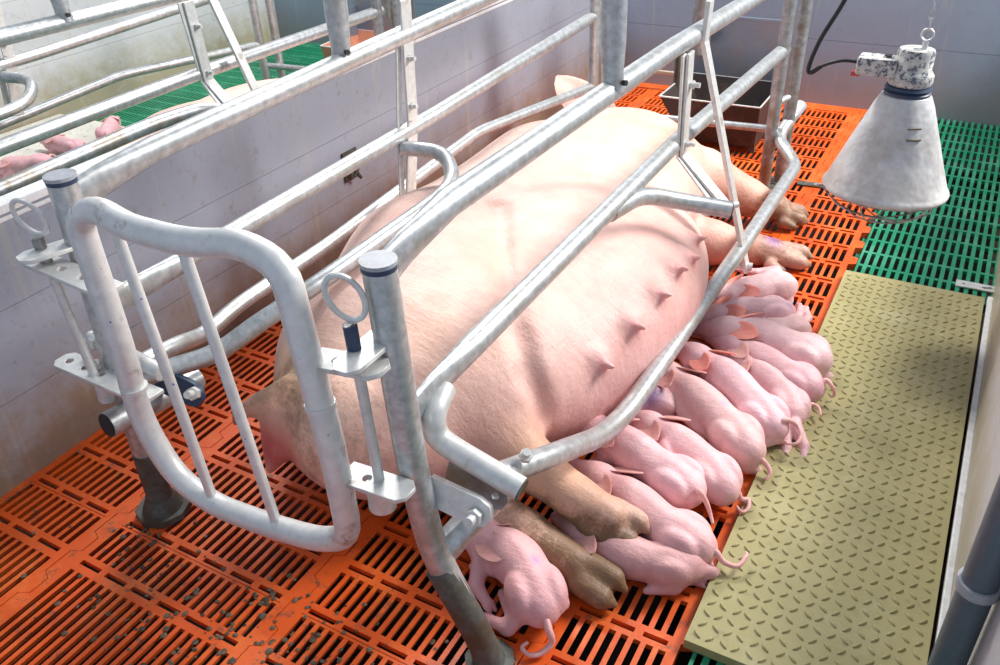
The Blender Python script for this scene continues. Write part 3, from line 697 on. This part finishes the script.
    col = blend(col, V, (-1.07, .98, .28), (.18, .12, .14), (.62, .36, .17), .8)
    for c, r, a in (((-.80, 2.42, .40), (.22, .16, .12), .45), ((-.88, 1.45, .42), (.10, .12, .1), .35), ((-.85, 1.15, .36), (.16, .14, .14), .35), ((-1.15, 2.45, .35), (.1, .2, .1), .3)): col = blend(col, V, c, r, (.70, .42, .27), a)  # brown hair patches that also paint shading onto shoulder and hip
    col = blend(col, V, (-.86, 1.05, .18), (.14, .14, .14), (.80, .42, .34), .6)
    col = blend(col, V, (-1.05, .89, .215), (.062, .06, .085), (.50, .06, .07), 1.0)
    col = blend(col, V, (-.775, 1.05, .15), (.05, .05, .05), (.66, .33, .34), .9)
    for c, r in (((-.62, 1.14, .14), (.12, .08, .10)), ((-.50, 1.12, .11), (.12, .06, .07)), ((-.60, 1.04, .06), (.12, .06, .06)), ((-.45, 1.01, .04), (.10, .06, .06))): col = blend(col, V, c, r, (.62, .34, .15), .85)
    for c, r in (((-.66, 2.68, .13), (.16, .12, .14)), ((-.48, 2.75, .05), (.12, .10, .10)), ((-.54, 2.41, .06), (.17, .10, .11))): col = blend(col, V, c, r, (.58, .29, .19), .85)
    for c, r in (((-.375, 1.12, .06), .050), ((-.37, 1.005, .02), .060), ((-.40, 1.02, .0), .07), ((-.41, 2.77, .03), .05), ((-.335, 2.475, .03), .05)): col = blend(col, V, c, r, (.26, .15, .08), .9)
    for a, b in dew: col = blend(col, V, b, .028, (.10, .065, .04), .95)
    col = blend(col, V, (-.44, 2.44, .09), .03, (.35, .12, .55), .8)
    for (p, n) in teats: col = blend(col, V, np.array(p) + np.array(n) * .012, .022, (.86, .34, .36), .8)
    col = blend(col, V, (-.735, 2.62, .215), .035, (.9, .8, .72), .9)
    g = .25 * np.ones(len(V)) + .75 * blob(V, (-1.0, .95, .22), (.2, .12, .2)) + 1.1 * blob(V, (-.45, 1.05, .04), (.2, .14, .1)) + .8 * blob(V, (-.48, 2.6, .05), (.16, .28, .1)) + .6 * blob(V, (-.72, 1.1, .1), (.12, .1, .08)) + .4 * blob(V, (-.62, 1.4, .05), (.12, .3, .06)) - .8 * blob(V, (-1.05, .89, .21), (.06, .06, .08))
    # tail brush, ears as thin cupped skin rooted in the head
    ex = []
    for rt, tp, nn in (((-1.21, 2.93, .20), (-1.50, 3.09, .312), (.45, -.65, .6)), ((-1.02, 2.93, .17), (-.93, 2.80, .10), (.6, .1, .6))):
        vs, fs = leaf_ear(rt, tp, nn, .16, .010, .24, -.05); ex.append((vs, fs, (.90, .46, .38)))
    mb = MB(); mb.tube(spline([(-1.14, .93, .25), (-1.205, .945, .20), (-1.235, .955, .155)], 5), [.014, .014, .013, .012, .011, .010, .009, .008, .007, .006, .004], 10); ex.append((mb.v, mb.f, (.45, .26, .14)))
    V, F, col, g = join_pig(V, F, col, g, ex)
    me = pigment_mesh('sow', V, F, col, g, SKIN)
    o = bpy.data.objects.new('sow', me); C.objects.link(o)
    return o
def leaf_ear(root, tip, nrm, width, thick, cup=.35, curl=0.):
    """a cupped ear leaf with thickness; returns verts, quads"""
    root = Vector(root); tip = Vector(tip); ax = tip - root; L = ax.length; ax.normalize(); n = Vector(nrm); n = (n - ax * n.dot(ax)).normalized(); s = ax.cross(n)
    nu, nv = 12, 9; vs = []
    for side in (1, -1):
        for i in range(nu + 1):
            u = i / nu; w = width * .5 * math.sin(PI * (.22 + .775 * u)) ** .62 + .001
            for j in range(nv):
                v = (j / (nv - 1)) * 2 - 1
                edge = 1 - abs(v) ** 6
                p = root + ax * L * u + s * w * v + n * (-(1 - v * v) * w * cup * 2 * (1 - u * .5) + curl * L * u * u) + n * side * thick * .5 * edge
                vs.append(p)
    m = (nu + 1) * nv; fs = []
    for i in range(nu):
        for j in range(nv - 1):
            a = i * nv + j; fs.append((a, a + 1, a + nv + 1, a + nv)); b = a + m; fs.append((b, b + nv, b + nv + 1, b + 1))
    for i in range(nu):
        a = i * nv; fs.append((a, a + nv, a + nv + m, a + m)); a = i * nv + nv - 1; fs.append((a + m, a + nv + m, a + nv, a))
    for j in range(nv - 1):
        a = nu * nv + j; fs.append((a, a + 1, a + 1 + m, a + m)); a = j; fs.append((a + m, a + 1 + m, a + 1, a))
    return [tuple(v) for v in vs], fs
def join_pig(V, F, col, g, extra):
    """adds ears, tail, eyes (verts, faces, rgb) to the body arrays"""
    V = V.tolist(); F = [tuple(f) for f in F.tolist()]; col = col.tolist(); g = g.tolist()
    for vs, fs, rgb in extra:
        o = len(V); V += [list(v) for v in vs]; F += [tuple(i + o for i in f) for f in fs]
        col += [list(rgb)] * len(vs); g += [.15] * len(vs)
    return np.array(V), F, np.array(col), np.array(g)
TEATS = [((-0.572, 1.395, 0.247), (0.95, -0.3, 0.08)), ((-0.552, 1.524, 0.272), (0.91, -0.33, 0.24)), ((-0.538, 1.649, 0.29), (0.92, -0.25, 0.3)), ((-0.538, 1.757, 0.3), (0.92, -0.15, 0.36)), ((-0.533, 1.848, 0.29), (0.95, -0.06, 0.32)), ((-0.554, 1.941, 0.293), (0.94, 0.03, 0.35))]
CREASE = [(-1.001, 1.723, 0.401), (-0.884, 1.531, 0.416), (-0.776, 1.367, 0.406), (-0.703, 1.271, 0.367), (-0.645, 1.22, 0.302), (-0.611, 1.218, 0.21)]
PIGLETS = {
 'P1': dict(s=1.2, sp=[(-0.695, 0.995, 0.055), (-0.655, 0.99, 0.065), (-0.591, 0.985, 0.06), (-0.521, 0.951, 0.06), (-0.467, 0.899, 0.055)], legs=[[(-0.622, 0.956, 0.05), (-0.606, 0.904, 0.03), (-0.572, 0.889, 0.012)], [(-0.497, 0.877, 0.045), (-0.51, 0.854, 0.02), (-0.551, 0.859, 0.012)]], tail=[(-0.432, 0.863, 0.05), (-0.425, 0.86, 0.025), (-0.435, 0.841, 0.012), (-0.451, 0.827, 0.012), (-0.47, 0.832, 0.014), (-0.465, 0.845, 0.018)]),
 'P2': dict(s=1.0, sp=[(-0.532, 1.115, 0.045), (-0.473, 1.094, 0.05), (-0.391, 1.089, 0.045), (-0.324, 1.1, 0.04), (-0.266, 1.122, 0.04)], legs=[[(-0.261, 1.119, 0.04), (-0.223, 1.138, 0.03), (-0.257, 1.112, 0.016)], [(-0.299, 1.115, 0.03), (-0.239, 1.118, 0.014)]], tail=[]),
 'P3': dict(s=1.15, sp=[(-0.577, 1.27, 0.05), (-0.515, 1.247, 0.06), (-0.416, 1.211, 0.06), (-0.326, 1.174, 0.06), (-0.262, 1.165, 0.055)], legs=[[(-0.253, 1.156, 0.03), (-0.219, 1.149, 0.012)]], tail=[(-0.226, 1.161, 0.06), (-0.208, 1.158, 0.045), (-0.183, 1.165, 0.04), (-0.175, 1.192, 0.045), (-0.178, 1.201, 0.045)]),
 'P4': dict(s=1.2, sp=[(-0.645, 1.365, 0.07), (-0.588, 1.365, 0.08), (-0.504, 1.349, 0.08), (-0.406, 1.315, 0.075), (-0.326, 1.291, 0.07)], legs=[[(-0.324, 1.279, 0.05), (-0.369, 1.253, 0.03)]], tail=[(-0.294, 1.262, 0.1), (-0.279, 1.261, 0.08), (-0.266, 1.253, 0.06), (-0.255, 1.239, 0.05)]),
 'P5': dict(s=1.15, sp=[(-0.533, 1.482, 0.05), (-0.466, 1.446, 0.065), (-0.39, 1.418, 0.06), (-0.315, 1.38, 0.06), (-0.268, 1.341, 0.055)], legs=[[(-0.403, 1.411, 0.08), (-0.411, 1.382, 0.08), (-0.398, 1.37, 0.08)]], tail=[(-0.238, 1.349, 0.05), (-0.228, 1.349, 0.035), (-0.215, 1.358, 0.03), (-0.209, 1.337, 0.028), (-0.217, 1.32, 0.028), (-0.232, 1.329, 0.03)]),
 'P6': dict(s=1.2, sp=[(-0.568, 1.703, 0.06), (-0.494, 1.643, 0.07), (-0.405, 1.592, 0.065), (-0.317, 1.529, 0.065), (-0.252, 1.477, 0.06)], legs=[[(-0.465, 1.59, 0.07), (-0.418, 1.541, 0.055), (-0.371, 1.517, 0.045), (-0.334, 1.506, 0.035)], [(-0.245, 1.464, 0.03), (-0.219, 1.474, 0.012)]], tail=[(-0.208, 1.461, 0.05), (-0.195, 1.451, 0.04), (-0.198, 1.434, 0.03)]),
 'P7': dict(s=1.15, sp=[(-0.522, 1.78, 0.07), (-0.458, 1.732, 0.085), (-0.376, 1.691, 0.08), (-0.297, 1.632, 0.075), (-0.225, 1.575, 0.065)], legs=[[(-0.231, 1.545, 0.045), (-0.206, 1.564, 0.04)]], tail=[(-0.2, 1.57, 0.095), (-0.178, 1.586, 0.08), (-0.161, 1.569, 0.07), (-0.163, 1.547, 0.06), (-0.185, 1.54, 0.055)]),
 'P8': dict(s=1.0, sp=[(-0.404, 1.848, 0.045), (-0.349, 1.798, 0.05), (-0.283, 1.755, 0.05), (-0.227, 1.711, 0.05), (-0.199, 1.665, 0.045)], legs=[[(-0.184, 1.627, 0.045), (-0.152, 1.588, 0.025), (-0.144, 1.552, 0.012)], [(-0.203, 1.611, 0.035), (-0.187, 1.572, 0.02), (-0.183, 1.54, 0.012)]], tail=[(-0.179, 1.687, 0.06), (-0.166, 1.716, 0.05), (-0.149, 1.715, 0.045), (-0.139, 1.693, 0.04)]),
 'P9': dict(s=1.1, sp=[(-0.459, 1.886, 0.05), (-0.403, 1.858, 0.055), (-0.324, 1.832, 0.055), (-0.24, 1.792, 0.055), (-0.183, 1.77, 0.055)], legs=[[(-0.197, 1.747, 0.03), (-0.165, 1.772, 0.012)]], tail=[(-0.153, 1.783, 0.08), (-0.133, 1.773, 0.07), (-0.127, 1.774, 0.05), (-0.135, 1.769, 0.045)]),
 'P10': dict(s=1.25, sp=[(-0.499, 1.907, 0.055), (-0.434, 1.902, 0.07), (-0.347, 1.913, 0.07), (-0.252, 1.901, 0.065), (-0.194, 1.888, 0.06)], legs=[[(-0.177, 1.876, 0.03), (-0.15, 1.898, 0.012)]], tail=[]),
 'P11': dict(s=1.0, sp=[(-0.52, 1.939, 0.05), (-0.486, 1.972, 0.06), (-0.421, 2.032, 0.06), (-0.358, 2.063, 0.06), (-0.32, 2.084, 0.055)], legs=[], tail=[]),
 'P12': dict(s=0.9, sp=[(-0.413, 1.945, 0.035), (-0.378, 1.964, 0.04), (-0.334, 1.997, 0.04), (-0.293, 2.028, 0.04), (-0.273, 2.054, 0.04)], legs=[[(-0.27, 2.062, 0.04), (-0.259, 2.112, 0.04), (-0.278, 2.179, 0.03)], [(-0.291, 2.091, 0.03), (-0.286, 2.14, 0.03), (-0.3, 2.196, 0.025)]], tail=[]),
 'P13': dict(s=1.1, sp=[(-0.528, 2.052, 0.05), (-0.487, 2.084, 0.06), (-0.426, 2.15, 0.06), (-0.378, 2.205, 0.06), (-0.359, 2.236, 0.055)], legs=[[(-0.389, 2.304, 0.05), (-0.436, 2.248, 0.05), (-0.49, 2.219, 0.045)], [(-0.402, 2.338, 0.04), (-0.452, 2.301, 0.04), (-0.496, 2.31, 0.035)], [(-0.473, 2.178, 0.05), (-0.538, 2.173, 0.04), (-0.595, 2.185, 0.03)]], tail=[]),
 'P15': dict(s=1.0, sp=[(-0.606, 1.429, 0.05), (-0.581, 1.477, 0.06), (-0.544, 1.521, 0.06), (-0.504, 1.549, 0.055), (-0.469, 1.561, 0.05)], legs=[], tail=[]),
}
sow = make_sow()
sow['label'] = 'big pale pink sow lying on her side in the near crate, suckling piglets'; sow['category'] = 'sow'; sow['group'] = 'sows'
sow2 = sow.copy(); C.objects.link(sow2); sow2.scale = (-.8, .8, .8); sow2.location = (-3.47, 1.19, 0); sow2.rotation_euler = (0, 0, math.radians(-12))
sow2['label'] = 'pale sow lying in the next pen beyond the divider, upper left'

# ------------------------------------------------------------------ piglets
def make_piglet(sp, s=1.1, legs=(), tail=(), marks=(), tone=(.86, .50, .48), ear=(.86, .47, .43), h=.0042, grime=.1):
    raw = [np.array(p, float) for p in sp]; s = s * .95
    sp_ = [np.array(v) for v in spline(sp, 5)]; n = len(sp_)
    d = [0]
    for a, b in zip(sp_[:-1], sp_[1:]): d.append(d[-1] + np.linalg.norm(b - a))
    us = [x / d[-1] for x in d]
    prof = [(0, .0135), (.06, .0155), (.12, .019), (.19, .029), (.26, .034), (.33, .030), (.41, .033), (.50, .040), (.60, .041), (.73, .036), (.86, .039), (1, .034)]
    R_ = [float(np.interp(u, [p[0] for p in prof], [p[1] for p in prof])) * s for u in us]
    pr = [('c', (sp_[i], sp_[i + 1], R_[i], R_[i + 1]), .010) for i in range(n - 1)]
    # backbone ridge
    pr += [('c', (sp_[i] + np.array([0, 0, R_[i] - .006 * s]), sp_[i + 1] + np.array([0, 0, R_[i + 1] - .006 * s]), .0065 * s, .0065 * s), .010) for i in range(n // 3, n - 2)]
    T = lambda i: (sp_[max(i - 1, 0)] - sp_[min(i + 1, n - 1)]) / np.linalg.norm(sp_[max(i - 1, 0)] - sp_[min(i + 1, n - 1)])
    ih = min(range(n), key=lambda i: abs(us[i] - .25)); ish = min(range(n), key=lambda i: abs(us[i] - .45)); ihp = min(range(n), key=lambda i: abs(us[i] - .88))
    up = np.array([0, 0, 1.]); hs = np.cross(up, T(ih)); hs /= np.linalg.norm(hs); ss = np.cross(up, T(ish)); ss /= np.linalg.norm(ss); ps = np.cross(up, T(ihp)); ps /= np.linalg.norm(ps)
    # jowls and brow
    for sg in (-1, 1):
        pr.append(('e', (tuple(sp_[ih] + hs * sg * .016 * s - up * .008 * s), (.022 * s,) * 3), .015))
        # haunches and shoulders
        c = sp_[ihp] + ps * sg * .027 * s + up * .001 - T(ihp) * .002; B_ = np.stack([T(ihp), ps, up], 1)
        pr.append(('e', (tuple(c), (.045 * s, .0235 * s, .038 * s), B_), .005))
        c = sp_[ish] + ss * sg * .020 * s - up * .010; pr.append(('e', (tuple(c), (.027 * s, .020 * s, .028 * s)), .007))
        # tucked legs
        a = sp_[ish] + ss * sg * .032 * s; a[2] = max(.022, a[2] - .02); b = a + T(ish) * .045 * s + ss * sg * .012; b[2] = .014
        pr.append(('c', (a, b, .013 * s, .008 * s), .01))
        a = sp_[ihp] + ps * sg * .040 * s - T(ihp) * .012; a[2] = max(.020, a[2] - .03); b = a + T(ihp) * .055 * s + ps * sg * .006; b[2] = .013
        pr.append(('c', (a, b, .014 * s, .008 * s), .01))
    pr.append(('e', (tuple(sp_[ish] + up * .012 * s), (.024 * s,) * 3), .02))
    # snout disc
    t0 = T(0); pr.append(('c', (sp_[0] + t0 * .006, sp_[0] + t0 * .010, .0155 * s, .0145 * s), .004))
    feet = []
    for L in legs:
        L = [np.array(p, float) for p in L]; m = len(L)
        rr = np.linspace(.017, .0085, m) * s
        for i in range(m - 1): pr.append(('c', (L[i], L[i + 1], rr[i], rr[i + 1]), .009 if i == 0 else .005))
        dd = (L[-1] - L[-2]) / np.linalg.norm(L[-1] - L[-2]); q = np.cross(dd, up); q /= (np.linalg.norm(q) + 1e-6)
        for sg in (-1, 1): pr.append(('c', (L[-1] + q * sg * .0045 * s, L[-1] + dd * .016 * s + q * sg * .0055 * s, .0068 * s, .0040 * s), .0015))
        feet.append(L[-1] + dd * .012)
    allp = np.array([p for p in sp_] + [np.array(p) for L in legs for p in L])
    lo = allp.min(0) - .075 * s; hi = allp.max(0) + .075 * s; lo[2] = max(lo[2], -.006)
    V, F = surface_nets(body_sdf(pr), lo, hi, h); V = smooth_verts(V, F, 1, .4)
    V[:, 2] = np.maximum(V[:, 2], .0015)
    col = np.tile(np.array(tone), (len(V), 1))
    col = blend(col, V, sp_[0], .03 * s, (.74, .38, .40), .8)
    for q in feet: col = blend(col, V, q, .014, (.80, .36, .42), .9)
    for p in raw[1:4]: col = blend(col, V, p + up * .04, .045, (.92, .66, .62), .2)  # back painted paler along the top, as light from above would leave it
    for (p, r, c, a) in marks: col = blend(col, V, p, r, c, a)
    g = np.full(len(V), grime) + .5 * blob(V, (sp_[-1][0], sp_[-1][1], .0), (.08, .08, .035))
    ex = []
    for sg in (-1, 1):
        rt = sp_[ih] + hs * sg * .020 * s + up * .024 * s - T(ih) * .006 * s
        tp = rt + (-T(ih) * .86 + hs * sg * .50 + up * .22) * .062 * s
        vs, fs = leaf_ear(rt, tp, tuple(hs * sg * .55 + up * .9), .044 * s, .0032, .13, -.12); ex.append((vs, fs, ear))
        e_ = min(range(n), key=lambda i: abs(us[i] - .16)); mb = MB(); mb.ell(tuple(sp_[e_] + hs * sg * R_[e_] * .82 + up * R_[e_] * .50), (.0035 * s,) * 3, 8, 6); ex.append((mb.v, mb.f, (.12, .06, .06)))
        mb = MB(); mb.ell(tuple(sp_[0] + t0 * .0235 * s + hs * sg * .005 * s), (.0025, .0025, .0025), 6, 5); ex.append((mb.v, mb.f, (.25, .08, .09)))
    if len(tail) > 1:
        tp = spline([tuple(sp_[-1] - T(n - 1) * .02 + up * .01)] + list(tail), 6); mb = MB(); k = len(tp); mb.tube(tp, [.0068 * s * (1 - .62 * i / (k - 1)) for i in range(k)], 8); ex.append((mb.v, mb.f, (.86, .48, .46)))
    V, F, col, g = join_pig(V, F, col, g, ex)
    c = raw[len(raw) // 2]; off = np.array([c[0], c[1], 0]); me = pigment_mesh('piglet', V - off, F, col, g, PSKIN)
    o = bpy.data.objects.new('piglet', me); C.objects.link(o); o.location = off; return o
BLUE = (.10, .06, .50)
INFO = {
 'P1': ('curled piglet with its rump to the camera beside the near right post', (.78, .48, .46), [((-.50, .955, .115), .014, BLUE, .9)]),
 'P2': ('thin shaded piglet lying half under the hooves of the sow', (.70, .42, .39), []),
 'P3': ('pink piglet just above the near hind hoof, straight tail over the mat', (.86, .56, .53), []),
 'P4': ('bright pink piglet, dark snout at the udder beside the bend of the low bar', (.90, .62, .60), [((-.66, 1.36, .08), .03, (.30, .10, .20), .8)]),
 'P5': ('piglet with a curled tail over the edge of the orange slats', (.85, .57, .55), []),
 'P6': ('piglet stretching a foreleg forward, behind the curl-tailed one', (.80, .57, .52), [((-.33, 1.55, .12), .012, BLUE, .6)]),
 'P7': ('long piglet lying on top across another, red ear and looped tail', (.86, .60, .60), []),
 'P8': ('piglet under the long one, both hind feet out on the mat', (.78, .55, .53), [((-.27, 1.68, .10), .012, BLUE, .8)]),
 'P9': ('piglet beside the one with the big red ear, short tail hooked over the mat', (.78, .52, .52), []),
 'P10': ('large piglet with a big red ear and arched back, snout at the udder', (.82, .63, .60), [((-.51, 1.90, .07), .02, (.25, .1, .45), .7)]),
 'P11': ('slim piglet with a violet mark on its rump', (.84, .60, .60), [((-.30, 2.08, .10), .016, BLUE, .8)]),
 'P12': ('small piglet mostly hidden, two hind feet raised beside the violet-marked rump', (.74, .54, .50), []),
 'P13': ('topmost piglet of the row, folded legs towards the sow front leg', (.84, .62, .60), [((-.43, 2.20, .10), .014, BLUE, .6)]),
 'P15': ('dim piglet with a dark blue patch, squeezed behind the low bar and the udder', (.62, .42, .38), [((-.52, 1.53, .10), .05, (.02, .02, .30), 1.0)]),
}
for k, v in PIGLETS.items():
    lab, tone, marks = INFO[k]
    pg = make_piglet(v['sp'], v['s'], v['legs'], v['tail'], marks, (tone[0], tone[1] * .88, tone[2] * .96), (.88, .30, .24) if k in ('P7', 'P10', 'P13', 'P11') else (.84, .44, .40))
    pg['label'] = lab; pg['category'] = 'piglet'; pg['group'] = 'suckling piglets'
    if k == 'P9': p9 = pg
for (x, y, rz, lab) in ((-3.34, 1.86, 1.2, 'nearest of the three piglets on the cream mat of the next pen'), (-3.38, 2.11, .4, 'middle of the three piglets on the cream mat of the next pen'), (-3.36, 2.36, -.5, 'farthest of the three piglets on the cream mat of the next pen')):
    c = p9.copy(); C.objects.link(c); c.location = (x, y, .022); c.rotation_euler = (0, 0, rz); c.scale = (.8, .8, .8); c['label'] = lab; c['group'] = 'piglets in the next pen'
